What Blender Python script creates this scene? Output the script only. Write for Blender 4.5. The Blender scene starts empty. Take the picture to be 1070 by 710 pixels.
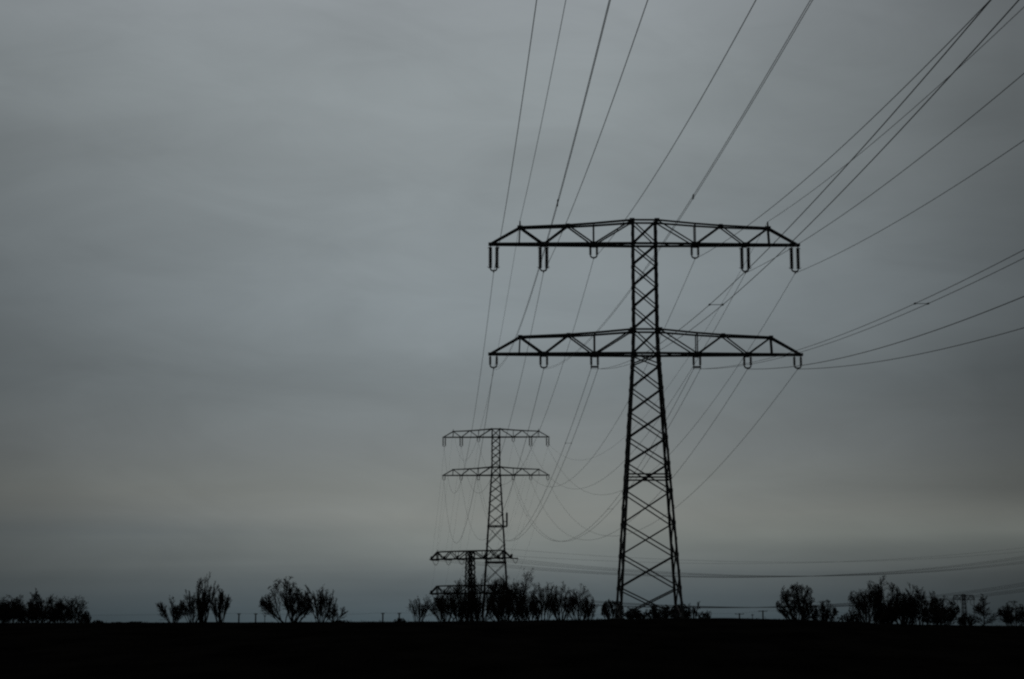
import bpy, math, random
import numpy as np

# ------------------------------------------------------------------ camera, sky, sun, exposure
SC = bpy.context.scene
COL = SC.collection
R = math.radians
EYE = 2.4                                     # eye height above the field (metres)
cam_data = bpy.data.cameras.new("camera")
cam = bpy.data.objects.new("camera", cam_data)
COL.objects.link(cam)
cam_data.sensor_fit = 'HORIZONTAL'
cam_data.sensor_width = 36.0
cam_data.lens = 60.56
cam_data.clip_start = 0.1
cam_data.clip_end = 30000.0
cam.location = (0, 0, EYE)
cam.rotation_euler = (R(90) + math.atan(299 / 1800), 0, 0)
SC.camera = cam

SUN_EL, SUN_AZ = R(24), R(-2)                 # the sun stands hidden behind the overcast, ahead of the viewer
world = bpy.data.worlds.new("World")
SC.world = world
world.use_nodes = True


def make_world():
    nt = world.node_tree
    N, L = nt.nodes, nt.links
    N.clear()

    def nd(t, **kw):
        n = N.new(t)
        for k_, v in kw.items():
            setattr(n, k_, v)
        return n

    def math_(op, a, b=None, c=None, clamp=False):
        n = nd('ShaderNodeMath', operation=op, use_clamp=clamp)
        for i, v in enumerate((a, b, c)):
            if v is None:
                continue
            if isinstance(v, (int, float)):
                n.inputs[i].default_value = v
            else:
                L.new(v, n.inputs[i])
        return n.outputs[0]

    def ramp(fac, stops, interp='EASE'):
        n = nd('ShaderNodeValToRGB')
        cr = n.color_ramp
        cr.interpolation = interp
        while len(cr.elements) < len(stops):
            cr.elements.new(0.5)
        for e, (p, c) in zip(cr.elements, stops):
            e.position = p
            e.color = (*c, 1) if len(c) == 3 else c
        L.new(fac, n.inputs[0])
        return n.outputs[0]

    def lin(c):
        return tuple((v / 255 / 12.92) if v / 255 <= .04045 else ((v / 255 + .055) / 1.055) ** 2.4 for v in c)

    tc = nd('ShaderNodeTexCoord')
    sep = nd('ShaderNodeSeparateXYZ')
    L.new(tc.outputs['Generated'], sep.inputs[0])
    x, y, z = sep.outputs
    el = math_('MULTIPLY', math_('ARCSINE', z), 180 / math.pi)          # degrees above the horizon
    az = math_('MULTIPLY', math_('ARCTAN2', x, y), 180 / math.pi)       # degrees, to the right of straight ahead

    # direction flattened onto a cloud layer: streaks get thinner towards the horizon
    den = math_('ADD', math_('MAXIMUM', z, 0.0), 0.10)
    comb = nd('ShaderNodeCombineXYZ')
    L.new(math_('DIVIDE', x, den), comb.inputs[0])
    L.new(math_('DIVIDE', y, den), comb.inputs[1])

    def noise(scale, detail, rough, sx, sy, off=0.0, dist=0.0):
        mp = nd('ShaderNodeMapping')
        mp.inputs['Scale'].default_value = (sx, sy, 1)
        mp.inputs['Location'].default_value = (off, off * .7, off * .3)
        L.new(comb.outputs[0], mp.inputs[0])
        t = nd('ShaderNodeTexNoise')
        t.inputs['Scale'].default_value = scale
        t.inputs['Detail'].default_value = detail
        t.inputs['Roughness'].default_value = rough
        t.inputs['Distortion'].default_value = dist
        L.new(mp.outputs[0], t.inputs['Vector'])
        return t.outputs['Fac']

    n_big = noise(1.0, 2.5, .45, .40, 1.0, 3.1, .5)
    # soft drifting veils, slightly tilted against the horizon
    comb3 = nd('ShaderNodeCombineXYZ')
    L.new(math_('MULTIPLY', az, .055), comb3.inputs[0])
    L.new(math_('ADD', math_('MULTIPLY', el, .26), math_('MULTIPLY', az, -.035)), comb3.inputs[1])
    n_mid_ = nd('ShaderNodeTexNoise')
    n_mid_.inputs['Scale'].default_value = 1.0
    n_mid_.inputs['Detail'].default_value = 6.0
    n_mid_.inputs['Roughness'].default_value = .52
    n_mid_.inputs['Distortion'].default_value = .35
    L.new(comb3.outputs[0], n_mid_.inputs['Vector'])
    n_mid = n_mid_.outputs['Fac']
    # finer mottling of the overcast
    comb4 = nd('ShaderNodeCombineXYZ')
    L.new(math_('MULTIPLY', az, .16), comb4.inputs[0])
    L.new(math_('ADD', math_('MULTIPLY', el, .50), math_('MULTIPLY', az, .05)), comb4.inputs[1])
    comb4.inputs[2].default_value = 4.3
    n_fin_ = nd('ShaderNodeTexNoise')
    n_fin_.inputs['Scale'].default_value = 1.0
    n_fin_.inputs['Detail'].default_value = 8.0
    n_fin_.inputs['Roughness'].default_value = .58
    n_fin_.inputs['Distortion'].default_value = .8
    L.new(comb4.outputs[0], n_fin_.inputs['Vector'])
    n_fin = n_fin_.outputs['Fac']
    # cloud bands wander a little with the noise, hardly at all at the horizon
    wob = math_('MULTIPLY', math_('MINIMUM', math_('MAXIMUM', el, 0.0), 12.0), .28)
    el2 = math_('ADD', el, math_('MULTIPLY', math_('SUBTRACT', n_big, .5), wob))
    fac = math_('DIVIDE', math_('ADD', el2, 5.0), 95.0, clamp=True)

    def P(deg):
        return (deg + 5.0) / 95.0
    stops = [(P(-5), (60, 71, 77)), (P(0.2), (68, 82, 89)), (P(0.9), (81, 92, 97)), (P(1.75), (97, 105, 107)),
             (P(2.7), (120, 126, 124)), (P(3.5), (128, 132, 129)), (P(4.6), (125, 130, 128)), (P(5.8), (122, 128, 129)), (P(7.9), (119, 127, 130)),
             (P(10.5), (133, 142, 146)), (P(14.9), (136, 144, 147)), (P(17.5), (142, 150, 153)), (P(20.5), (147, 154, 158)),
             (P(30), (112, 118, 122)), (P(55), (78, 83, 88)), (P(90), (66, 70, 75))]
    base = ramp(fac, [(p, lin(c)) for p, c in stops], 'LINEAR')

    # brighter where the hidden sun is, duller to both sides and behind
    azf = math_('DIVIDE', math_('ADD', az, 180.0), 360.0)

    def A(deg):
        return (deg + 180.0) / 360.0
    lat = ramp(azf, [(A(-180), (.13,) * 3), (A(-60), (.20,) * 3), (A(-24), (.44,) * 3), (A(-16.5), (.54,) * 3), (A(-12.5), (.72,) * 3),
                     (A(-8), (.90,) * 3), (A(-3), (1.0,) * 3), (A(3), (.97,) * 3), (A(8), (.82,) * 3), (A(12), (.66,) * 3), (A(16.5), (.40,) * 3),
                     (A(24), (.40,) * 3), (A(60), (.20,) * 3), (A(180), (.13,) * 3)], 'LINEAR')
    # thinner cloud high up on the left
    up = math_('DIVIDE', math_('SUBTRACT', el, 10.5), 10.0, clamp=True)
    lf = math_('DIVIDE', math_('SUBTRACT', 2.0, az), 10.0, clamp=True)
    thin = math_('MULTIPLY', math_('MULTIPLY', up, lf), .55)
    lmx = nd('ShaderNodeMixRGB', blend_type='MIX')
    L.new(thin, lmx.inputs[0])
    L.new(lat, lmx.inputs[1])
    lmx.inputs[2].default_value = (1, 1, 1, 1)
    # a paler gap low on the right
    bd = math_('SUBTRACT', 1.0, math_('DIVIDE', math_('ABSOLUTE', math_('SUBTRACT', el, 3.0)), 1.3), clamp=True)
    rt = math_('DIVIDE', math_('SUBTRACT', az, 3.0), 6.0, clamp=True)
    lmy = nd('ShaderNodeMixRGB', blend_type='MIX')
    L.new(math_('MULTIPLY', math_('MULTIPLY', bd, rt), .42), lmy.inputs[0])
    L.new(lmx.outputs[0], lmy.inputs[1])
    lmy.inputs[2].default_value = (1, 1, .96, 1)
    # and a duller, bluer stretch low on the left
    ll = math_('DIVIDE', math_('SUBTRACT', -3.0, az), 9.0, clamp=True)
    lmz = nd('ShaderNodeMixRGB', blend_type='MULTIPLY')
    L.new(math_('MULTIPLY', bd, ll), lmz.inputs[0])
    L.new(lmy.outputs[0], lmz.inputs[1])
    lmz.inputs[2].default_value = (.80, .84, .90, 1)
    lat = lmz.outputs[0]
    # streaks
    st = math_('ADD', 1.0, math_('MULTIPLY', math_('SUBTRACT', n_mid, .5), .34))
    st = math_('ADD', st, math_('MULTIPLY', math_('SUBTRACT', n_big, .5), .22))
    st = math_('ADD', st, math_('MULTIPLY', math_('SUBTRACT', n_fin, .5), .26))
    mul = nd('ShaderNodeMixRGB', blend_type='MULTIPLY')
    mul.inputs[0].default_value = 1
    L.new(base, mul.inputs[1])
    L.new(lat, mul.inputs[2])
    mul2 = nd('ShaderNodeVectorMath', operation='SCALE')
    L.new(mul.outputs[0], mul2.inputs[0])
    L.new(st, mul2.inputs['Scale'])

    cloud = nd('ShaderNodeBackground')
    L.new(mul2.outputs[0], cloud.inputs[0])
    cloud.inputs[1].default_value = 1.0
    sky = nd('ShaderNodeTexSky', sky_type='NISHITA')
    sky.sun_disc = False
    sky.sun_elevation = SUN_EL
    sky.sun_rotation = SUN_AZ
    clear = nd('ShaderNodeBackground')
    L.new(sky.outputs[0], clear.inputs[0])
    clear.inputs[1].default_value = 0.05
    mix = nd('ShaderNodeMixShader')
    mix.inputs[0].default_value = 0.996                     # how closed the cloud cover is
    L.new(clear.outputs[0], mix.inputs[1])
    L.new(cloud.outputs[0], mix.inputs[2])
    out = nd('ShaderNodeOutputWorld')
    L.new(mix.outputs[0], out.inputs[0])


make_world()

sun_data = bpy.data.lights.new("sun", 'SUN')
sun_data.energy = 0.12
sun_data.angle = R(30)
sun_data.color = (1.0, .95, .88)
sun = bpy.data.objects.new("sun", sun_data)
COL.objects.link(sun)
sun.rotation_euler = (R(90) - SUN_EL, 0, R(180) - SUN_AZ)      # shines from ahead towards the viewer

SC.view_settings.view_transform = 'Standard'
SC.view_settings.look = 'None'
SC.view_settings.exposure = 0.0
SC.view_settings.gamma = 1.0
SC.view_settings.use_curve_mapping = False
SC.render.engine = 'CYCLES'
SC.cycles.use_denoising = False
SC.cycles.max_bounces = 4
SC.cycles.pixel_filter_type = 'BLACKMAN_HARRIS'
SC.cycles.filter_width = 2.3


# ------------------------------------------------------------------ materials
def material(name, c0, c1, scale=3.0, rough=.85, spec=.15, metal=0.0, bump=0.0, stretch=(1, 1, 1)):
    m = bpy.data.materials.new(name)
    m.use_nodes = True
    nt = m.node_tree
    b = nt.nodes['Principled BSDF']
    b.inputs['Roughness'].default_value = rough
    b.inputs['Specular IOR Level'].default_value = spec
    b.inputs['Metallic'].default_value = metal
    tc = nt.nodes.new('ShaderNodeTexCoord')
    mp = nt.nodes.new('ShaderNodeMapping')
    mp.inputs['Scale'].default_value = stretch
    nt.links.new(tc.outputs['Object'], mp.inputs[0])
    t = nt.nodes.new('ShaderNodeTexNoise')
    t.inputs['Scale'].default_value = scale
    t.inputs['Detail'].default_value = 6
    nt.links.new(mp.outputs[0], t.inputs['Vector'])
    r = nt.nodes.new('ShaderNodeValToRGB')
    r.color_ramp.elements[0].position = .35
    r.color_ramp.elements[1].position = .68
    r.color_ramp.elements[0].color = (*c0, 1)
    r.color_ramp.elements[1].color = (*c1, 1)
    nt.links.new(t.outputs['Fac'], r.inputs[0])
    nt.links.new(r.outputs[0], b.inputs['Base Color'])
    if bump:
        bp = nt.nodes.new('ShaderNodeBump')
        bp.inputs['Strength'].default_value = bump
        nt.links.new(t.outputs['Fac'], bp.inputs['Height'])
        nt.links.new(bp.outputs[0], b.inputs['Normal'])
    return m


M_SOIL = material('dark wet soil', (.006, .0055, .005), (.014, .0125, .011), .35, 1.0, 0.0, bump=.3, stretch=(1, .35, 1))
M_GRASS = material('withered grass', (.020, .021, .012), (.038, .034, .020), 1.5, 1.0, 0.0)
M_STEEL = material('weathered dark steel paint', (.035, .037, .036), (.060, .060, .057), 1.6, .75, .2, .1)
M_RUST = material('bare weathered steel', (.030, .024, .020), (.055, .045, .038), 4.0, .85, .15)
M_GLAZE = material('brown glazed porcelain', (.026, .016, .012), (.045, .028, .020), 8.0, .45, .3)
M_WIRE = material('weathered aluminium strand', (.055, .056, .057), (.085, .085, .085), 20.0, .7, .2)
M_CONC = material('dirty grey concrete', (.06, .058, .054), (.10, .096, .09), 5.0, .95, .1, bump=.2)
M_BARK = material('wet dark bark', (.018, .015, .012), (.040, .034, .027), 6.0, .95, .05, bump=.4)
M_TWIG = material('bare dark twigs', (.022, .017, .014), (.042, .033, .026), 4.0, .95, .05)
M_PANEL = material('grey antenna plastic', (.05, .05, .05), (.07, .07, .07), 3.0, .7, .2)
M_POST = material('tarred timber', (.018, .016, .014), (.036, .032, .028), 5.0, .95, .05)


# ------------------------------------------------------------------ mesh helpers
class MB:
    """collects bars, tubes and lathes and links them as one mesh object"""

    def __init__(self):
        self.v, self.f, self.n = [], [], 0

    def add(self, v, f):
        self.v.append(np.asarray(v, float).reshape(-1, 3))
        for q in f:
            self.f.append(tuple(int(i) + self.n for i in q))
        self.n += len(self.v[-1])

    def bar(self, a, b, w=.12, t=.03, ref=(0, 0, 1), inward=None):
        """a steel angle from a to b: one flange w wide lies along ref x axis, the other stands off it"""
        a, b = np.asarray(a, float), np.asarray(b, float)
        d = b - a
        L = np.linalg.norm(d)
        if L < 1e-6:
            return
        d /= L
        r = np.asarray(ref, float)
        if abs(np.dot(r, d)) > .97:
            r = np.array([1., 0, 0]) if abs(d[0]) < .9 else np.array([0, 1., 0])
        u = np.cross(d, r)
        u /= np.linalg.norm(u)
        v = np.cross(u, d)
        if inward is not None:                     # legs: both flanges point to the pylon's axis
            i = np.asarray(inward, float)
            i = i - d * np.dot(i, d)
            i /= np.linalg.norm(i) + 1e-9
            s = np.cross(d, i)
            u, v = (i + s) / 2 ** .5, (i - s) / 2 ** .5
            prof = [(0, 0), (w, 0), (w, t), (t, t), (t, w), (0, w)]
        else:
            h = w / 2
            prof = [(-t, -h), (w * .7, -h), (w * .7, -h + t), (0, -h + t), (0, h), (-t, h)]
        P = [a + u * p + v * q for p, q in prof] + [b + u * p + v * q for p, q in prof]
        n = 6
        self.add(P, [(i, (i + 1) % n, (i + 1) % n + n, i + n) for i in range(n)] + [tuple(range(n))[::-1], tuple(range(n, 2 * n))])

    def box(self, c, s, rot=None):
        c, s = np.asarray(c, float), np.asarray(s, float) / 2
        P = np.array([(x, y, z) for x in (-1, 1) for y in (-1, 1) for z in (-1, 1)], float) * s
        if rot is not None:
            P = P @ np.asarray(rot, float).T
        self.add(P + c, [(0, 1, 3, 2), (4, 6, 7, 5), (0, 4, 5, 1), (2, 3, 7, 6), (0, 2, 6, 4), (1, 5, 7, 3)])

    def tube(self, pts, rad, n=6, caps=True):
        pts = np.asarray(pts, float)
        k = len(pts)
        rad = np.broadcast_to(np.asarray(rad, float), (k,))
        T = np.gradient(pts, axis=0)
        T /= np.linalg.norm(T, axis=1)[:, None] + 1e-12
        ref = np.array([0, 0, 1.]) if abs(T[:, 2]).mean() < .85 else np.array([0, 1., 0])
        U = np.cross(T, ref)
        U /= np.linalg.norm(U, axis=1)[:, None] + 1e-12
        V = np.cross(T, U)
        an = np.linspace(0, 2 * math.pi, n, endpoint=False)
        ring = pts[:, None] + rad[:, None, None] * (np.cos(an)[None, :, None] * U[:, None] + np.sin(an)[None, :, None] * V[:, None])
        F = [(i * n + j, i * n + (j + 1) % n, (i + 1) * n + (j + 1) % n, (i + 1) * n + j) for i in range(k - 1) for j in range(n)]
        if caps:
            F += [tuple(range(n))[::-1], tuple(range((k - 1) * n, k * n))]
        self.add(ring.reshape(-1, 3), F)

    def tubes(self, P, Rd, n=3):
        """many tubes with the same number of points at once: P (m,k,3), Rd (m,k)"""
        P, Rd = np.asarray(P, float), np.asarray(Rd, float)
        m, k, _ = P.shape
        T = np.gradient(P, axis=1)
        T /= np.linalg.norm(T, axis=2, keepdims=True) + 1e-12
        ref = np.array([.31, .88, .36])
        U = np.cross(T, ref)
        U /= np.linalg.norm(U, axis=2, keepdims=True) + 1e-12
        V = np.cross(T, U)
        an = np.linspace(0, 2 * math.pi, n, endpoint=False)
        ring = P[:, :, None] + Rd[:, :, None, None] * (np.cos(an)[:, None] * U[:, :, None] + np.sin(an)[:, None] * V[:, :, None])
        i, s, j = np.meshgrid(np.arange(m), np.arange(k - 1), np.arange(n), indexing='ij')
        b = i * k * n + s * n
        q = np.stack([b + j, b + (j + 1) % n, b + n + (j + 1) % n, b + n + j], -1).reshape(-1, 4)
        self.v.append(ring.reshape(-1, 3))
        self.f.extend(map(tuple, (q + self.n).tolist()))
        self.n += m * k * n

    def mesh(self, name, mat, smooth=False):
        me = bpy.data.meshes.new(name)
        me.from_pydata(np.concatenate(self.v).tolist(), [], self.f)
        me.materials.append(mat)
        if smooth:
            me.polygons.foreach_set('use_smooth', [True] * len(me.polygons))
        me.update()
        return me

    def build(self, name, mat, parent=None, smooth=False, loc=(0, 0, 0)):
        return link(name, self.mesh(name, mat, smooth), parent, loc)


def link(name, data, parent=None, loc=(0, 0, 0), rz=0.0):
    o = bpy.data.objects.new(name, data)
    COL.objects.link(o)
    o.location = loc
    o.rotation_euler = (0, 0, rz)
    if parent:
        o.parent = parent
    return o


def tag(o, label=None, cat=None, group=None, kind=None):
    for k_, v in (('label', label), ('category', cat), ('group', group), ('kind', kind)):
        if v:
            o[k_] = v
    return o


# ------------------------------------------------------------------ the field: one sheet out to the horizon
RIDGE_X = [-400, -51, -42, -27, -13, -1, 6, 11, 15, 20, 25, 28, 31, 34, 42, 51, 400]
RIDGE_Z = [.15, .22, .24, .28, .34, .40, .50, .60, .68, .69, .55, .38, .22, .12, .0, -.12, -.2]


def ground_z(x, y):
    x, y = np.asarray(x, float), np.asarray(y, float)
    top = np.interp(x, RIDGE_X, RIDGE_Z) + EYE
    t = np.clip((y - 22) / 140, 0, 1)
    far = np.clip((y - 900) / 5000, 0, 1)
    z = top * t * t * (3 - 2 * t) * (1 - .25 * far)
    z = z + .035 * np.sin(x * .83 + 1.3 * np.sin(y * .11)) * np.sin(y * .37 + .6) + .05 * np.sin(x * .21 + y * .05) * np.sin(y * .09 + 1.)
    return z


def gz(x, y):
    return float(ground_z(x, y))


def axis(segs):
    out = []
    for a, b, n in segs:
        out += list(np.linspace(a, b, n, endpoint=False))
    return np.array(out + [segs[-1][1]])


gx = axis([(-9000, -1500, 12), (-1500, -300, 24), (-300, -75, 60), (-75, 75, 230), (75, 300, 60), (300, 1500, 24), (1500, 9000, 12)])
gy = axis([(-1500, -100, 14), (-100, 20, 20), (20, 110, 50), (110, 230, 130), (230, 700, 70), (700, 3000, 40), (3000, 20000, 30)])
X_, Y_ = np.meshgrid(gx, gy)
Z_ = ground_z(X_, Y_)
g = MB()
nx_, ny_ = len(gx), len(gy)
ii, jj = np.meshgrid(np.arange(ny_ - 1), np.arange(nx_ - 1), indexing='ij')
q0 = (ii * nx_ + jj).ravel()
g.add(np.stack([X_, Y_, Z_], -1).reshape(-1, 3), np.stack([q0, q0 + 1, q0 + nx_ + 1, q0 + nx_], 1).tolist())
tag(g.build('ground', M_SOIL, smooth=True), kind='structure')

# withered grass along the crest of the rise: uncountable blades
rng = np.random.default_rng(5)
n_ = 9000
bx, by = rng.uniform(-85, 85, n_), rng.uniform(140, 215, n_)
keep = (np.sin(bx * .31) + np.sin(bx * .117 + 2) + rng.normal(0, .7, n_)) > .1
bx, by = bx[keep], by[keep]
bz = ground_z(bx, by)
hh = rng.gamma(3, .03, len(bx)) + .03
dx, dy = rng.normal(0, .09, len(bx)), rng.normal(0, .06, len(bx))
P0 = np.stack([bx, by, bz - .03], 1)
P1 = P0 + np.stack([dx * .4, dy * .4, hh * .6], 1)
P2 = P0 + np.stack([dx, dy, hh], 1)
gr = MB()
gr.tubes(np.stack([P0, P1, P2], 1), np.tile([.022, .016, .004], (len(bx), 1)), 3)
tag(gr.build('grass', M_GRASS), 'thin withered grass fringing the crest of the dark field', 'grass', kind='stuff')

# ------------------------------------------------------------------ pylons
HEAD = 11.62                                   # lower to upper crossarm
TOP = 2.5                                      # truss depth of a crossarm at the body


def lathe(mb, x, y, z_list, r_list, n=8):
    pts = [(x, y, z) for z in z_list]
    mb.tube(pts, r_list, n)


def insulator_mesh(kind):
    """two parallel strings hanging side by side, a yoke under them and a clamp; origin on the crossarm's lower chord"""
    mb = MB()
    sx = .34
    if kind == 'long':
        top, bot, zc, r0, r1, ns = -.30, -2.52, -3.0, .13, .23, 15
    else:
        top, bot, zc, r0, r1, ns = -.24, -1.10, -1.5, .085, .165, 7
    for s in (-1, 1):
        mb.tube([(s * sx, 0, .02), (s * sx, 0, top)], .05, 6)
        zs, rs = [], []
        for i in range(ns):
            z = top + (bot - top) * i / ns
            d = (bot - top) / ns
            zs += [z, z + d * .18, z + d * .5, z + d * .62]
            rs += [r0, r1 * .75, r1, r0]
        lathe(mb, s * sx, 0, zs + [bot], rs + [r0], 8)
        mb.tube([(s * sx, 0, bot), (s * sx, 0, bot - .14)], .055, 6)
        if kind == 'long':                       # arcing horns
            mb.tube([(s * sx, 0, top), (s * (sx + .16), 0, top + .02), (s * (sx + .30), 0, top - .12)], .022, 5)
            mb.tube([(s * sx, 0, bot), (s * (sx + .18), 0, bot), (s * (sx + .32), 0, bot + .16)], .022, 5)
    yb = bot - .14
    if kind == 'twin':
        mb.box((0, 0, yb - .05), (2 * sx + .16, .08, .2))
        for s in (-1, 1):
            mb.tube([(s * .36, 0, yb - .1), (s * .36, 0, zc + .06)], .03, 6)
            mb.tube([(s * .36, -.22, zc + .05), (s * .36, 0, zc), (s * .36, .22, zc + .05)], .05, 6)
    else:
        mb.tube([(-sx, 0, yb + .04), (-sx * .62, 0, yb - .12), (0, 0, yb - .15), (sx * .62, 0, yb - .12), (sx, 0, yb + .04)], .085, 6)
        mb.tube([(0, 0, yb - .13), (0, 0, zc + .02)], .07, 6)
        mb.tube([(0, -.28, zc + .06), (0, 0, zc), (0, .28, zc + .06)], .055, 6)
    return mb.mesh('insulator', M_GLAZE, True)


INS = {k_: insulator_mesh(k_) for k_ in ('long', 'short', 'twin')}
ARM_U = (('tip', 15.75, 'long'), ('mid', 10.55, 'long'), ('in', 5.3, 'short'))
ARM_L = (('tip', 15.75, 'short'), ('mid', 10.55, 'short'), ('in', 5.3, 'twin'))


def crossarm(root, z, hx, hy, flat, hang, peaks, sizes, mat=M_STEEL):
    """a lattice crossarm right through the body: two lower chords and two upper chords meeting at the tips"""
    wc, wb = sizes
    a = MB()
    tip, tw = 16.1, .22

    def hw(u):
        return hy + (tw - hy) * max(0, (abs(u) - hx)) / (tip - hx)
    U = [hx, 5.3, 10.55, tip]
    if flat:
        V = [(hx, TOP + .1), (5.3, TOP + .1), (8.0, TOP + .1), (13.2, TOP)]
    else:
        V = [(hx, TOP), (5.3, 2.16), (8.0, 1.98), (13.0, 1.78)]
    for sx in (-1, 1):
        for sy in (-1, 1):
            low = [(sx * u, sy * hw(u), z) for u in U]
            upp = [(sx * u, sy * hw(u), z + h) for u, h in V]
            for p, q in zip(low[:-1], low[1:]):
                a.bar(p, q, wc, .05)
            for p, q in zip(upp[:-1], upp[1:]):
                a.bar(p, q, wc * .8, .04)
            a.bar(upp[3], low[3], wc * .8, .04)
        a.box((sx * (tip - .05), 0, z), (.5, .6, .26))
    for sy in (-1, 1):
        a.bar((-hx, sy * hy, z), (hx, sy * hy, z), wc, .05)
        a.bar((-hx, sy * hy, z + V[0][1]), (hx, sy * hy, z + V[0][1]), wc * .8, .04)
    arm = a.build('crossarm', mat, root)
    for sx in (-1, 1):
        b = MB()
        for sy in (-1, 1):
            def lo(u):
                return (sx * u, sy * hw(u), z)

            def up(i):
                return (sx * V[i][0], sy * hw(V[i][0]), z + V[i][1])
            b.bar(up(0), lo(5.3), wb, .03)
            b.bar(lo(5.3), up(1), wb * .8, .03)
            b.bar(lo(5.3), up(2), wb, .03)
            b.bar(up(2), lo(10.55), wb, .03)
            b.bar(lo(10.55), up(3), wb * 1.15, .03)
            b.bar(up(3), lo(13.1), wb, .03)
            for p, s in ((lo(5.3), .42), (lo(10.55), .42), (up(2), .32), (up(3), .34), (up(0), .40)):
                b.box(p, (s * 1.3, .03, s))
        us = np.linspace(hx, 15.6, 9)
        for i in range(8):                         # plan bracing in the lower face
            s = 1 if i % 2 else -1
            b.bar((sx * us[i], s * hw(us[i]), z + .02), (sx * us[i + 1], -s * hw(us[i + 1]), z + .02), wb * .55, .02)
        for u, h in V[1:]:
            b.bar((sx * u, -hw(u), z + h), (sx * u, hw(u), z + h), wb * .7, .025)
        for u in (5.3, 10.55, 13.1):
            b.bar((sx * u, -hw(u), z), (sx * u, hw(u), z), wb, .03)
        b.build('lattice', mat, arm)
    if hang:
        for _, u, kind in hang:
            for sx in (-1, 1):
                o = link('insulator', INS[kind], arm, (sx * u, 0, z - .02))
                if kind == 'long':
                    o['label'] = 'long double insulator string with small side horns'
    if peaks:
        for sx in (-1, 1):
            p = MB()
            zt = z + V[3][1]
            u = V[3][0]
            for sy in (-1, 1):
                p.bar((sx * u, sy * hw(u), zt - .2), (sx * u, 0, zt + .5), .12, .03)
            p.tube([(sx * u, 0, zt + .35), (sx * u, 0, zt + .72)], .07, 6)
            p.box((sx * u, 0, zt + .05), (.55, .5, .3))
            p.build('earth_wire_bracket', mat, arm)
    return arm


def pylon(name, loc, rz, zl, wx, wy, nodes, bands, sizes, label, flat=False, hang=True, foot=True):
    """wx, wy: (z, half width) profiles of the body; nodes: levels of the X bracing; bands: levels of horizontal frames"""
    root = link(name, None, None, loc, rz)
    tag(root, label, 'pylon', 'lattice power pylons')
    zt = zl + HEAD + TOP

    def c(z, sx, sy):
        return np.array([sx * np.interp(z, *zip(*wx)), sy * np.interp(z, *zip(*wy)), z])
    wl, wb, wc, wd = sizes
    brk = sorted({z for z, _ in wx} | {z for z, _ in wy})
    for sx in (-1, 1):
        for sy in (-1, 1):
            m = MB()
            for z0, z1 in zip(brk[:-1], brk[1:]):
                w = wl if z0 < zl - .1 else wl * .88
                m.bar(c(z0, sx, sy), c(z1, sx, sy), w, .04, inward=(-sx, -sy, 0))
            for z in nodes[1:-1]:                    # gusset plates where bracing meets the leg
                p = c(z, sx, sy)
                m.box(p + np.array([-sx * .12, sy * .015, 0]), (wl * 1.25, .03, wl * 1.5))
            for z0, z1 in zip(nodes[:-1], nodes[1:]):
                p = c((z0 + z1) / 2, sx, sy)
                m.box(p + np.array([sx * .015, -sy * .12, 0]), (.03, wl * 1.1, wl * 1.3))
            leg = m.build('leg', M_STEEL, root)
            if foot:
                fb = MB()
                p = c(0, sx, sy)
                fb.tube([(p[0], p[1], -.9), (p[0], p[1], .02), (p[0], p[1], .08)], [.62, .55, .48], 12)
                fb.build('footing', M_CONC, leg)
    for axis_, s in ((0, -1), (0, 1), (1, -1), (1, 1)):
        m = MB()
        lv = nodes if axis_ == 0 else [nodes[0]] + [(a + b) / 2 for a, b in zip(nodes[:-1], nodes[1:])] + [nodes[-1]]
        for z0, z1 in zip(lv[:-1], lv[1:]):
            for k_ in (-1, 1):
                if axis_ == 0:
                    p, q = c(z0, -k_, s), c(z1, k_, s)
                    off = np.array([0, -s * .03 * (k_ + 2), 0])
                else:
                    p, q = c(z0, s, -k_), c(z1, s, k_)
                    off = np.array([-s * .03 * (k_ + 2), 0, 0])
                m.bar(p + off, q + off, wb * (1.0 if axis_ == 0 else .85), .03, ref=(0, 1, 0) if axis_ == 0 else (1, 0, 0))
        for z in bands:
            for dz in (-.10, .22):
                p, q = (c(z + dz, -1, s), c(z + dz, 1, s)) if axis_ == 0 else (c(z + dz, s, -1), c(z + dz, s, 1))
                m.bar(p, q, wb * 1.05, .03)
            if axis_ == 0:
                p = (c(z, -1, s) + c(z, 1, s)) / 2
                m.box(p, (.42, .03, .42))
        m.build('bracing', M_STEEL, root)
    for z, hang_, pk in ((zl + HEAD, ARM_U, True), (zl, ARM_L, False)):
        crossarm(root, z, float(np.interp(z, *zip(*wx))), float(np.interp(z, *zip(*wy))), flat, hang_ if hang else None, pk, (wc, wd))
    return root


# world placement of the line (metres; heights of the lower crossarm above the datum)
T1 = dict(x=13.834, y=176.15, rz=.014, z=27.697 + EYE)
T2 = dict(x=-4.892, y=521.76, rz=-.0382, z=44.951 + EYE)
T3 = dict(x=-14.2, y=590.0, rz=R(-30), z=10.85 + EYE)
T0 = dict(x=22.852, y=-105.19, rz=.0584, z=29.239 + EYE)      # the previous pylon of the line stands behind the viewer
T4 = dict(x=262.0, y=777.0, rz=R(-50), z=21.5 + EYE)          # the next one stands outside the frame

b1 = gz(T1['x'], T1['y'])
h1 = T1['z'] - b1
pylon('power_pylon', (T1['x'], T1['y'], b1), T1['rz'], h1,
      [(0, 3.22), (h1, 1.42), (h1 + 2.6, 1.32), (h1 + HEAD, 1.30), (h1 + HEAD + TOP, 1.28)],
      [(0, 3.05), (h1 * .87, 1.15), (h1, .98), (h1 + HEAD + TOP, .68)],
      [0, 3.05, 6.35, 9.55, 12.8, 15.6, 18.25, 20.85, 23.4, 25.85, h1, h1 + 2.60, h1 + 4.90, h1 + 7.15, h1 + 9.40, h1 + HEAD, h1 + HEAD + TOP],
      [14.25], (.25, .145, .25, .145), 'large near lattice pylon with two long crossarms standing on the dark field')

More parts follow.
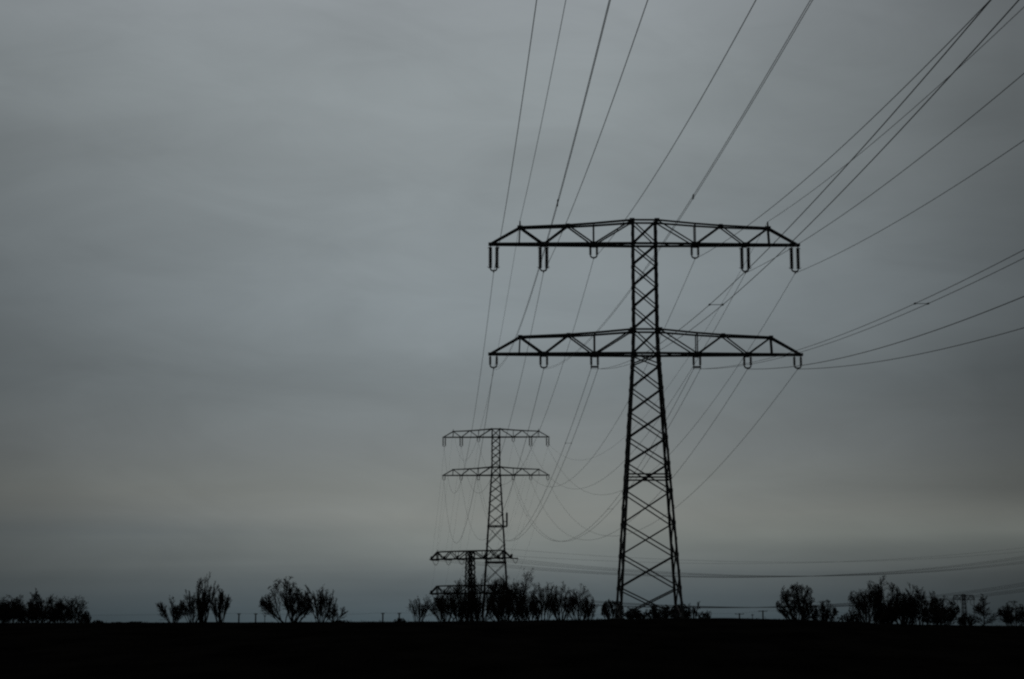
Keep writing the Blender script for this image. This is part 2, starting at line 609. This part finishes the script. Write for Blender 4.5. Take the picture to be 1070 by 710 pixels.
b2 = gz(T2['x'], T2['y'])
h2 = T2['z'] - b2
P2_ = pylon('power_pylon', (T2['x'], T2['y'], b2), T2['rz'], h2,
            [(0, 4.15), (h2, 1.50), (h2 + 2.6, 1.32), (h2 + HEAD, 1.30), (h2 + HEAD + TOP, 1.28)],
            [(0, 3.95), (h2, 1.05), (h2 + HEAD + TOP, .68)],
            [0, 6.1, 12.1, 18.3, 23.8, 29.1, 32.9, 36.2, 39.1, 41.7, h2, h2 + 2.60, h2 + 4.90, h2 + 7.15, h2 + 9.40, h2 + HEAD, h2 + HEAD + TOP],
            [18.3, 29.1], (.34, .19, .30, .18), 'tall slim lattice pylon rising from the thicket, a small antenna on its side')
# antenna panel on a bracket at the side of the tall pylon
an = MB()
wz = float(np.interp(29.2, (0, h2), (4.15, 1.5)))
an.box((wz + .95, -.4, 31.2), (.55, .35, 4.0))
an.tube([(wz + .95, -.1, 28.9), (wz + .95, -.1, 33.4)], .08, 8)
ant = an.build('antenna', M_PANEL, P2_)
an = MB()
for z in (29.3, 30.6):
    an.bar((wz - .2, 0, z), (wz + 1.2, -.05, z), .22, .05)
an.bar((wz - .2, 0, 29.0), (wz + 1.0, 0, 29.0), .3, .06)
an.bar((wz - .05, 0, 28.9), (wz - .05, 0, 30.7), .3, .06)
an.build('bracket', M_STEEL, ant)

b3 = gz(T3['x'], T3['y'])
h3 = T3['z'] - b3
P3_ = pylon('tension_pylon', (T3['x'], T3['y'], b3), T3['rz'], h3,
            [(0, 2.2), (h3, 1.35), (h3 + HEAD + TOP, 1.15)],
            [(0, 2.2), (h3, 1.35), (h3 + HEAD + TOP, 1.15)],
            [0, 3.4, 6.8, h3, h3 + 2.6, h3 + 5.6, h3 + 8.6, h3 + HEAD, h3 + HEAD + TOP],
            [h3 * .5], (.50, .32, .50, .30), 'short broad lattice pylon half sunk in the thicket, arms turned aside',
            flat=True, hang=False)


# ------------------------------------------------------------------ wires
ATT = {}
for s_, n_s in ((-1, 'a'), (1, 'b')):
    ATT['Uo' + n_s], ATT['Um' + n_s], ATT['Ui' + n_s] = (s_ * 15.75, HEAD - 3.0), (s_ * 10.55, HEAD - 3.0), (s_ * 5.3, HEAD - 1.5)
    ATT['Lo' + n_s], ATT['Lm' + n_s], ATT['Li' + n_s] = (s_ * 15.75, -1.5), (s_ * 10.55, -1.5), (s_ * 5.3, -1.5)
    ATT['E' + n_s] = (s_ * 13.0, HEAD + 2.5)


def att(T, key, tension=False):
    u, z = ATT[key]
    if tension:
        z = HEAD + 3.1 if key[0] == 'E' else (HEAD - .25 if key[0] == 'U' else -.25)
    return np.array([T['x'] + u * math.cos(T['rz']), T['y'] + u * math.sin(T['rz']), T['z'] + z])


def span(A, B, sag, n=90):
    t = np.linspace(0, 1, n)[:, None]
    P = A * (1 - t) + B * t
    P[:, 2] -= 4 * sag * (t * (1 - t))[:, 0]
    return P


def wire(name, pts, r, label, cat, group, twin=None, spacers=(), n=5):
    """one conductor, or a bundle of two held apart by spacers, as one thing starting at its insulator"""
    o0 = pts[0]
    loc = pts - o0
    if twin is None:
        mb = MB()
        mb.tube(loc, r, n)
        return tag(mb.build(name, M_WIRE, None, True, o0), label, cat, group)
    root = link(name, None, None, o0)
    tag(root, label, cat, group)
    for s in (-.5, .5):
        mb = MB()
        mb.tube(loc + s * twin, r, n)
        mb.build('conductor', M_WIRE, root, True)
    for t in spacers:
        p = np.array([np.interp(t * (len(loc) - 1), np.arange(len(loc)), loc[:, i]) for i in range(3)])
        mb = MB()
        mb.tube([p - .5 * twin, p + .5 * twin], .018, 6)
        d = loc[min(len(loc) - 1, int(t * len(loc)) + 1)] - loc[int(t * len(loc))]
        d /= np.linalg.norm(d)
        for s in (-.5, .5):
            q = p + s * twin
            mb.tube([q - d * .16, q - d * .08, q + d * .08, q + d * .16], [.03, .055, .055, .03] if abs(twin[2]) < .1 else [.02, .032, .032, .02], 8)
        mb.build('spacer', M_RUST, root)
    return root


SIDE = {'a': 'arm over the distant pylons', 'b': 'arm away from them'}
POS = {'o': 'tip', 'm': 'middle', 'i': 'inner'}
LEV = {'U': 'upper', 'L': 'lower'}


def arm_words(k_):
    if k_[0] == 'E':
        return 'peak, ' + SIDE[k_[1]].replace('arm', 'upper arm', 1)
    return f"{POS[k_[1]]} insulator, {LEV[k_[0]]} {SIDE[k_[2]]}"


# span that rises over the viewer: (sideways, height correction at the far end, sag)
NEAR = {'Uoa': (.09, .57, 7.86), 'Ea': (-.01, .59, 6.2), 'Loa': (.13, .09, 11.47), 'Uma': (.92, .55, 7.55), 'Uia': (.72, -.02, 9.25),
        'Lma': (.87, .47, 10.82), 'Lia': (-.33, 1.3, 11.71), 'Uib': (.19, -.51, 10.17), 'Eb': (-.22, .03, 8.76), 'Umb': (.04, .13, 9.14),
        'Uob': (.09, .15, 9.02), 'Lib': (1.65, -1.92, 10.47), 'Lmb': (-.26, .20, 11.19), 'Lob': (2.43, -1.7, 10.21)}
TW_H = np.array([.72, .01, 0])
TW_V = np.array([.02, 0, .20])
for k_, (dx_, dz_, sag) in NEAR.items():
    P = span(att(T1, k_), att(T0, k_) + np.array([dx_, 0, dz_]), sag, 120)
    w = 'Wire coming overhead from large pylon, ' + arm_words(k_)
    g_ = 'wires from the large pylon over the viewer'
    if k_ in ('Lia', 'Lib'):
        wire('twin_conductor', P, .018, w.replace('Wire coming', 'Twin wires coming'), 'power line', g_, TW_H, (.2976, .62) if k_ == 'Lia' else (.2986, .62))
    elif k_ in ('Loa', 'Lma'):
        wire('twin_conductor', P, .011, w.replace('Wire coming', 'Twin wires coming'), 'power line', g_, TW_V * (1 if k_ == 'Loa' else .62), (.3977,) if k_ == 'Loa' else (.390,))
    elif k_[0] == 'E':
        wire('earth_wire', P, .023, w.replace('Wire coming', 'Thin wire coming'), 'earth wire', g_)
    else:
        wire('overhead_conductor', P, .028 if k_[0] == 'L' else .025, w, 'power line', g_)

FAR = {'Uoa': 18.2, 'Uma': 18.2, 'Uia': 17.9, 'Uib': 18.37, 'Umb': 17.31, 'Uob': 18.6, 'Loa': 18.41, 'Lma': 17.8, 'Lia': 17.99,
       'Lib': 18.09, 'Lmb': 17.82, 'Lob': 17.03, 'Ea': 16.4, 'Eb': 16.38}
for k_, sag in FAR.items():
    P = span(att(T1, k_), att(T2, k_), sag, 140)
    w = 'Sagging wire, large to tall pylon, ' + arm_words(k_)
    g_ = 'wires between the large and the tall pylon'
    if k_ in ('Lia', 'Lib'):
        wire('twin_conductor', P, .025, w.replace('Sagging wire', 'Sagging twin wires'), 'power line', g_, TW_H, (.0916, .42, .7) if k_ == 'Lia' else (.237, .55, .8))
    else:
        wire('earth_wire' if k_[0] == 'E' else 'overhead_conductor', P, (.018 if k_[0] == 'E' else .025), w, 'earth wire' if k_[0] == 'E' else 'power line', g_)

for k_ in FAR:
    P = span(att(T2, k_), att(T3, k_, True), 2.2, 50)
    wire('earth_wire' if k_[0] == 'E' else 'overhead_conductor', P, .012 if k_[0] == 'E' else .016,
         'Steep wire, tall to short pylon, ' + arm_words(k_).replace('over the distant pylons', 'over the short pylon').replace('away from them', 'away from it'),
         'earth wire' if k_[0] == 'E' else 'power line', 'wires between the tall and the short pylon')
for k_ in FAR:
    P = span(att(T3, k_, True), att(T4, k_, True) + np.array([0, 0, 1.5]), 9.0 if k_[0] != 'E' else 7.0, 80)
    wire('earth_wire' if k_[0] == 'E' else 'overhead_conductor', P, .032 if k_[0] == 'E' else (.062 if k_[0] == 'L' else .046),
         'Faint wire past the short pylon, ' + arm_words(k_).replace('insulator', 'position').replace('over the distant pylons', 'away from the tall pylon').replace('away from them', 'behind the tall pylon'),
         'earth wire' if k_[0] == 'E' else 'power line', 'wires from the short pylon low over the trees')

# tension strings and slack jumper loops of the short pylon (its parts)
arms3 = [o for o in P3_.children if o.name.startswith('crossarm')]
ca, sa = math.cos(T3['rz']), math.sin(T3['rz'])


def to3(p):
    d = np.asarray(p) - np.array([T3['x'], T3['y'], b3])
    return np.array([d[0] * ca + d[1] * sa, -d[0] * sa + d[1] * ca, d[2]])


for k_ in ATT:
    if k_[0] == 'E':
        continue
    arm = arms3[0] if k_[0] == 'U' else arms3[1]
    p0 = to3(att(T3, k_, True))
    ends = []
    for q in (att(T2, k_), att(T4, k_, True)):
        d = to3(q) - p0
        d /= np.linalg.norm(d)
        for s in (-.22, .22):
            mb = MB()
            off = np.array([s, 0, 0])
            zs = np.linspace(.3, 2.9, 27)
            mb.tube([p0 + off + d * z for z in zs], [.22 if i % 2 else .12 for i in range(27)], 6)
            mb.build('tension_insulator', M_GLAZE, arm)
        ends.append(p0 + d * 3.1)
    a, b = ends
    t = np.linspace(0, 1, 14)[:, None]
    J = a * (1 - t) + b * t
    J[:, 2] -= 4 * 2.3 * (t * (1 - t))[:, 0]
    mb = MB()
    mb.tube(J, .09, 5)
    mb.build('jumper_loop', M_WIRE, arm)

# a single-level pylon far behind the trees
root = link('distant_pylon', None, None, (415.0, 1600.0, gz(415, 1600)), R(6))
tag(root, 'tiny distant pylon with one flat crossarm, seen between the trees', 'pylon', 'lattice power pylons')
zb = 23.6 + EYE - gz(415, 1600)
for sx in (-1, 1):
    for sy in (-1, 1):
        m = MB()
        m.bar((sx * 2.6, sy * 2.6, 0), (sx * 1.2, sy * 1.2, zb + 5.2), .45, .1, inward=(-sx, -sy, 0))
        m.build('leg', M_STEEL, root)
for ax, s in ((0, -1), (0, 1), (1, -1), (1, 1)):
    m = MB()
    zs = np.linspace(0, zb + 5.2, 9)
    for z0, z1 in zip(zs[:-1], zs[1:]):
        a0, a1 = 2.6 - 1.4 * z0 / (zb + 5.2), 2.6 - 1.4 * z1 / (zb + 5.2)
        for k_ in (-1, 1):
            p, q = ((-k_ * a0, s * a0, z0), (k_ * a1, s * a1, z1)) if ax == 0 else ((s * a0, -k_ * a0, z0), (s * a1, k_ * a1, z1))
            m.bar(p, q, .28, .06)
    m.build('bracing', M_STEEL, root)
m = MB()
for sy in (-1, 1):
    m.bar((-10.2, sy * 1.0, zb), (10.2, sy * 1.0, zb), .55, .12)
    m.bar((-8.6, sy * 1.0, zb + 4.0), (8.6, sy * 1.0, zb + 4.0), .55, .12)
    for i, u in enumerate(np.linspace(-8.6, 8.6, 9)[:-1]):
        z0, z1 = (zb + 4.0, zb) if i % 2 else (zb, zb + 4.0)
        m.bar((u, sy, z0), (u + 2.15, sy, z1), .3, .08)
    for s in (-1, 1):
        m.bar((s * 10.2, sy, zb), (s * 8.6, sy, zb + 4.0), .4, .1)
arm = m.build('crossarm', M_STEEL, root)
for u in (-9.6, -6.2, -3.2, 3.2, 6.2, 9.6):
    m = MB()
    m.tube([(u, 0, zb), (u, 0, zb - 3.2)], .22, 6)
    m.build('insulator', M_GLAZE, arm)


# ------------------------------------------------------------------ bare winter trees and bushes
TREES = [   # x, y, crown width, top above the datum, habit, label
    (-88.6, 300, 7.9, 7.26, 'tall', 'broad bare tree cut by the frame at the end of the wood'),
    (-86.8, 310, 6.1, 7.76, 'tall', 'broad bare tree second in the wood behind the flat dark field'),
    (-82.7, 305, 4.7, 8.50, 'tall', 'tallest bare tree of the small wood, its top a dense knob'),
    (-78.3, 300, 3.6, 7.26, 'open', 'thin open bare tree just past the tallest one of the small wood'),
    (-75.3, 300, 3.6, 7.43, 'open', 'slender bare tree last in the small wood before the low bushes'),
    (-71.3, 290, 2.7, 5.06, 'bush', 'round low bush at the foot of the last tree of the small wood'),
    (-67.6, 285, 1.9, 3.48, 'bush', 'tiny rounded bush lying just outside the edge of the small wood'),
    (-64.5, 285, 2.5, 3.17, 'bush', 'flattest tiny bush on the empty field edge, close to the tiny rounded one'),
    (-61.3, 285, 3.3, 3.25, 'bush', 'low ragged bush on the empty field edge before the fan-shaped one'),
    (-48.8, 250, 4.2, 6.45, 'fan', 'small fan-shaped bare bush standing before the spiky bare tree'),
    (-46.1, 252, 4.1, 7.44, 'fan', 'leaning bare thicket between the fan-shaped bush and the spiky tree'),
    (-44.9, 255, 3.5, 9.84, 'spike', 'spiky bare tree with one thick dark upright trunk and a crooked top'),
    (-41.9, 250, 2.9, 7.67, 'fan', 'thin upright bare stems beside the spiky tree on its fence post side'),
    (-31.6, 245, 7.4, 9.02, 'spread', 'wide round bare tree with arching limbs standing alone in the field'),
    (-27.0, 248, 4.2, 7.76, 'fan', 'narrow bare tree of curved stems touching the wide round lone tree'),
    (-25.3, 250, 3.3, 5.64, 'wisp', 'thin wispy bare bush leaning out beside the curved-stem tree'),
    (-24.4, 249, 2.7, 3.34, 'bush', 'low dark bush under the wispy leaning bare bush'),
    (-27.0, 420, 3.0, 4.44, 'bush', 'small bush at the foot of the second post before the pylon thicket'),
    (-22.2, 420, 5.3, 8.98, 'fan', 'first low bare tree of the thicket around the far pylons'),
    (-17.9, 430, 7.1, 11.00, 'open', "airy bare tree under the tips of the short broad pylon's arms"),
    (-13.0, 440, 8.2, 13.82, 'spread', 'dense bare tree in front of the body of the short broad pylon'),
    (-7.9, 450, 8.4, 15.54, 'tall', 'dense bare tree between the short broad pylon and the tall pylon'),
    (-2.4, 440, 8.2, 14.77, 'spread', 'dark dense bare tree in front of the foot of the tall far pylon'),
    (2.2, 450, 8.9, 16.27, 'tall', 'tallest bare tree of the thicket, just past the tall far pylon'),
    (7.8, 445, 7.3, 13.22, 'tall', 'upright bare tree between the tallest thicket tree and the vase-shaped one'),
    (12.3, 430, 7.1, 13.32, 'vase', 'vase-shaped bare tree of many straight limbs in the pylon thicket'),
    (16.5, 430, 8.0, 12.39, 'vase', 'bare tree with a rounded outer crown near the end of the pylon thicket'),
    (18.9, 425, 3.7, 8.83, 'fan', 'small bare bush closing the end of the pylon thicket'),
    (15.0, 260, 3.4, 6.48, 'bushtree', 'bare bush crossing the first foot of the large near pylon'),
    (18.2, 262, 4.0, 5.23, 'bushtree', 'dark low bush under the middle of the large near pylon'),
    (22.0, 262, 4.0, 5.94, 'bushtree', 'taller dark bush seen between the feet of the large near pylon'),
    (24.6, 255, 3.1, 5.71, 'bushtree', 'bare bush just outside the far foot of the large near pylon'),
    (26.7, 256, 2.7, 6.00, 'wisp', 'thin wispy bush trailing off beside the large near pylon'),
    (28.4, 258, 2.3, 4.77, 'wisp', 'tiny wispy bush, last one beside the large near pylon'),
    (49.0, 300, 6.9, 10.02, 'spread2', 'dark bare tree with two blunt crowns standing past the short poles'),
    (54.3, 302, 5.6, 6.81, 'bushtree', 'lower bushy tree leaning against the dark two-crowned tree'),
    (62.3, 320, 4.2, 5.17, 'bush', 'low dark bush between the bushy tree and the leaning trunk'),
    (61.0, 300, 6.6, 10.02, 'vase', 'bare tree with a leaning forked trunk and a flat spread crown'),
    (65.4, 305, 6.0, 10.81, 'spread2', 'tallest dark bare tree of the row beyond the short poles, knobbly crown'),
    (68.6, 306, 2.7, 8.02, 'spike', 'thin straight bare trunk between the knobbly tree and the dense one'),
    (72.1, 308, 5.4, 9.56, 'tall', 'dense bare tree with a flat ragged top next to the thin straight trunk'),
    (76.9, 312, 6.5, 7.97, 'bushtree', 'dark heavy bush-like tree beside the tiny distant pylon'),
    (83.5, 320, 3.9, 4.82, 'bush', 'low dark bush at the foot of the tiny distant pylon'),
    (85.9, 318, 4.9, 8.24, 'pointed', 'small dark tree with a pointed top beyond the tiny distant pylon'),
    (91.9, 320, 6.0, 6.90, 'bushtree', 'rounded dark tree cut by the frame beyond the pointed one'),
    (-10.8, 432, 7.5, 11.2, 'bushtree', 'dark bushy tree at the foot of the short broad pylon'),
    (-1.4, 425, 9.5, 14.0, 'bushtree', 'dark bushy tree at the foot of the tall far pylon'),
    (4.2, 420, 6.4, 10.0, 'bushtree', 'dark bushy tree under the tallest thicket tree'),
    (-86.5, 296, 6.0, 6.60, 'bushtree', 'dark bushy undergrowth tree at the open end of the small wood'),
    (-80.8, 297, 6.2, 6.20, 'bushtree', 'dark bushy tree under the tallest tree of the small wood'),
    (73.9, 303, 6.2, 6.10, 'bushtree', 'dark bushy tree under the dense flat-topped tree'),
    (65.2, 304, 5.0, 6.00, 'bushtree', 'dark bushy tree at the foot of the tallest knobbly tree'),
    (-84.0, 292, 5.0, 6.9, 'bushtree', 'bushy tree filling the middle of the small wood'),
    (-77.5, 299, 4.6, 6.3, 'bushtree', 'bushy tree filling the gap beside the slender last tree of the wood'),
    (-16.3, 436, 8.0, 11.5, 'vase', 'fine-twigged bare tree under the tips of the short pylon, by the airy tree'),
    (69.5, 309, 6.5, 8.2, 'spread2', 'dark bare tree filling the gap by the thin straight trunk'),
]
#        stems, base spread, lean(deg), trunk radius, children per level, up-pull, first fork, wiggle
HABIT = {'tall': (9, .07, 22, .017, (12, 7, 6), .06, .16, .08),
         'open': (7, .06, 20, .014, (9, 7, 5), .06, .18, .08),
         'bush': (20, .30, 38, .012, (9, 6, 4), .10, .08, .18),
         'bushtree': (18, .15, 36, .012, (10, 7, 6), .06, .08, .11),
         'fan': (14, .09, 33, .015, (7, 5, 5), .03, .20, .07),
         'wisp': (7, .06, 32, .010, (7, 4, 4), .02, .2, .09),
         'spike': (7, .06, 14, .030, (9, 5, 5), .05, .15, .08),
         'spread': (18, .08, 56, .015, (9, 7, 6), .07, .20, .08),
         'spread2': (15, .09, 36, .021, (11, 7, 6), .06, .14, .11),
         'vase': (15, .07, 34, .015, (9, 6, 6), .03, .20, .07),
         'pointed': (1, .0, 3, .026, (50, 9, 6), .03, .05, .08)}


def unit(v):
    return v / (np.linalg.norm(v, axis=-1, keepdims=True) + 1e-12)


def tree(i, x, y, W, top, habit, label):
    rng = np.random.default_rng(100 + i)
    z0 = gz(x, y)
    H = top - z0
    ns, bs, lean, tr, kids, pull, fork, wig = HABIT[habit]
    lev = []
    # stems
    n = ns
    st = np.stack([rng.normal(0, bs, n), rng.normal(0, bs, n), np.zeros(n)], 1)
    u = (np.arange(n) + rng.uniform(.2, .8, n)) / n
    ang = np.radians(lean) * np.sqrt(u)
    ph = np.arange(n) * 2.39996 + rng.uniform(0, 6.28) + rng.normal(0, .25, n)
    d = np.stack([np.sin(ang) * np.cos(ph), np.sin(ang) * np.sin(ph), np.cos(ang)], 1)
    ln = (1.0 - (.40 if habit in ('spread', 'spread2', 'vase', 'bushtree', 'tall') else .22) * u) * rng.uniform(.84, 1.05, n)
    st[:, :2] = .5 * st[:, :2] + bs * 1.3 * np.stack([np.cos(ph), np.sin(ph)], 1) * np.sqrt(u)[:, None]
    rad = tr * rng.uniform(.6, 1.15, n)
    for L in range(4):
        k = (7, 6, 5, 4)[L]
        P = [st]
        dd = d.copy()
        for s in range(k - 1):
            dd = unit(dd + rng.normal(0, wig * (1 + .45 * L), dd.shape) + np.array([0, 0, pull * (1 if L < 3 else .5)]))
            P.append(P[-1] + dd * (ln / (k - 1))[:, None])
        P = np.stack(P, 1)
        tp = np.linspace(1, .30 if L < 3 else .45, k)
        lev.append((P, rad[:, None] * tp[None]))
        if L == 3:
            break
        c = kids[L]
        m = len(st)
        t = rng.uniform(fork if L == 0 else .18, 1.0, (m, c))
        t[:, 0] = 1.0
        f = t * (k - 1)
        i0 = np.minimum(f.astype(int), k - 2)
        fr = (f - i0)[..., None]
        mi = np.arange(m)[:, None]
        st2 = P[mi, i0] * (1 - fr) + P[mi, i0 + 1] * fr
        bd = unit(P[mi, i0 + 1] - P[mi, i0])
        side = unit(np.cross(bd, rng.normal(0, 1, bd.shape)))
        a = np.radians(rng.uniform((10, 14, 18)[L], (28, 38, 52)[L], t.shape))[..., None]
        if habit == 'pointed' and L == 0:
            a = np.radians(rng.uniform(48, 72, t.shape))[..., None]
        d = (bd * np.cos(a) + side * np.sin(a)).reshape(-1, 3)
        scale = ((.72, .62, .66) if habit in ('spread', 'fan', 'vase', 'wisp', 'open') else (.58, .60, .72))[L]
        tapl = 1 - (.55 if L else .45) * t
        if habit == 'pointed' and L == 0:
            tapl = 1.02 - .9 * t
            scale = .5
        ln = (ln[:, None] * scale * tapl * rng.uniform(.6, 1.15, t.shape)).reshape(-1)
        rad = (rad[:, None] * (.56, .52, .55)[L] * (1 - .45 * t) + 0 * t).reshape(-1)
        st = st2.reshape(-1, 3)
    allp = np.concatenate([p.reshape(-1, 3) for p, _ in lev])
    zs = H / np.quantile(allp[:, 2], .992)
    lo, hi = np.quantile(allp[:, 0], [.010, .990])
    xs = W / (hi - lo)
    S = np.array([xs, xs, zs])
    cx = (lo + hi) / 2 * xs * .8
    def shape(P):
        """crowns of the round habits grow no further than a dome"""
        Q = P * S + np.array([-cx, 0, 0])
        if habit in ('spread', 'spread2', 'vase', 'bushtree', 'bush'):
            e = np.sqrt((Q[..., 0] / (W * .5)) ** 2 + (Q[..., 1] / (W * .5)) ** 2 + (Q[..., 2] / H) ** 2)[..., None]
            lim = .80
            f = np.where(e > lim, (lim + .24 * np.tanh((e - lim) / .24)) / np.maximum(e, 1e-6), 1.0)
            Q = Q * f * np.array([1.13, 1.13, 1.06])
        return Q + np.array([0, 0, -.15])
    root = link('bare_tree' if habit not in ('bush', 'wisp', 'bushtree') else 'bare_bush', None, None, (x, y, z0))
    grp = 'bare trees along the field edge' if habit not in ('bush', 'wisp', 'bushtree') else 'bare bushes along the field edge'
    tag(root, label, 'tree' if habit not in ('bush', 'wisp', 'bushtree') else 'bush', grp)
    tk = MB()
    rmin = (.045, .032, .022, .0155)
    for L in (0, 1):
        P, r = lev[L]
        tk.tubes(shape(P), np.maximum(r * H, rmin[L]), 6 if L == 0 else 4)
    tk.build('trunk', M_BARK, root, True)
    cr = MB()
    for L in (2, 3):
        P, r = lev[L]
        cr.tubes(shape(P), np.maximum(r * H, rmin[L]), 3)
    cr.build('crown', M_TWIG, root)
    return root


for i, args in enumerate(TREES):
    tree(i, *args)

# ------------------------------------------------------------------ the row of short line poles far across the field
POLES = [(-81.4, 520, 6.05, 'first of the short poles, standing just past the spiky bare tree'),
         (-76.4, 520, 6.05, 'second short pole, standing just before the wide round lone tree'),
         (-73.8, 521, 5.49, 'thin faint pole beside the second short pole, by the lone tree'),
         (-38.5, 520, 6.19, 'short pole alone on the open field before the pylon thicket'),
         (-33.6, 520, 6.19, 'short pole with a small bush at its foot by the pylon thicket'),
         (67.8, 520, 6.05, 'short pole with a small head between the large pylon and the two-crowned tree'),
         (71.8, 521, 5.77, 'thin faint pole in the middle of the three beyond the large pylon'),
         (74.8, 520, 6.90, 'tallest short pole with a crosspiece, last before the two-crowned tree')]
tops = []
for i, (x, y, top, label) in enumerate(POLES):
    z0 = gz(x, y)
    thin = i in (2, 6)
    root = link('line_pole', None, None, (x, y, z0))
    tag(root, label, 'pole', 'short line poles across the field')
    h = top - z0
    r = .10 if thin else .21
    m = MB()
    m.tube([(0, 0, -.4), (0, 0, h * .5), (0, 0, h)], [r * 1.1, r, r * .92], 8)
    m.build('post', M_POST, root)
    m = MB()
    hw = .35 if thin else (1.35 if i in (5, 7) else .55)
    m.box((0, 0, h - .28), (hw * 2, .16, .16))
    for s in (-1, 1):
        m.tube([(s * hw * .85, 0, h - .22), (s * hw * .85, 0, h + .02)], .06, 6)
    m.build('crosspiece', M_POST, root)
    tops.append(np.array([x, y, top]))
runs = [(np.array([-175., 520, 5.9]), tops[0]), (tops[0], tops[1]), (tops[1], tops[3]), (tops[3], tops[4]), (tops[4], tops[5]), (tops[5], tops[7]),
        (tops[7], np.array([175., 520, 5.4]))]
WN = ['thin low wire running out of the frame over the small wood', 'thin low wire between the first two short poles',
      'thin low wire behind the wide round lone tree', 'thin low wire between the two poles before the pylon thicket',
      'thin low wire passing behind the pylon thicket and the large pylon', 'thin low wire joining the poles beyond the large pylon',
      'thin low wire running out behind the two-crowned tree']
for (a, b), lab in zip(runs, WN):
    wire('pole_wire', span(a, b, .15 if abs(b[0] - a[0]) < 20 else .5, 40), .022, lab, 'wire', 'low wires between the short poles')
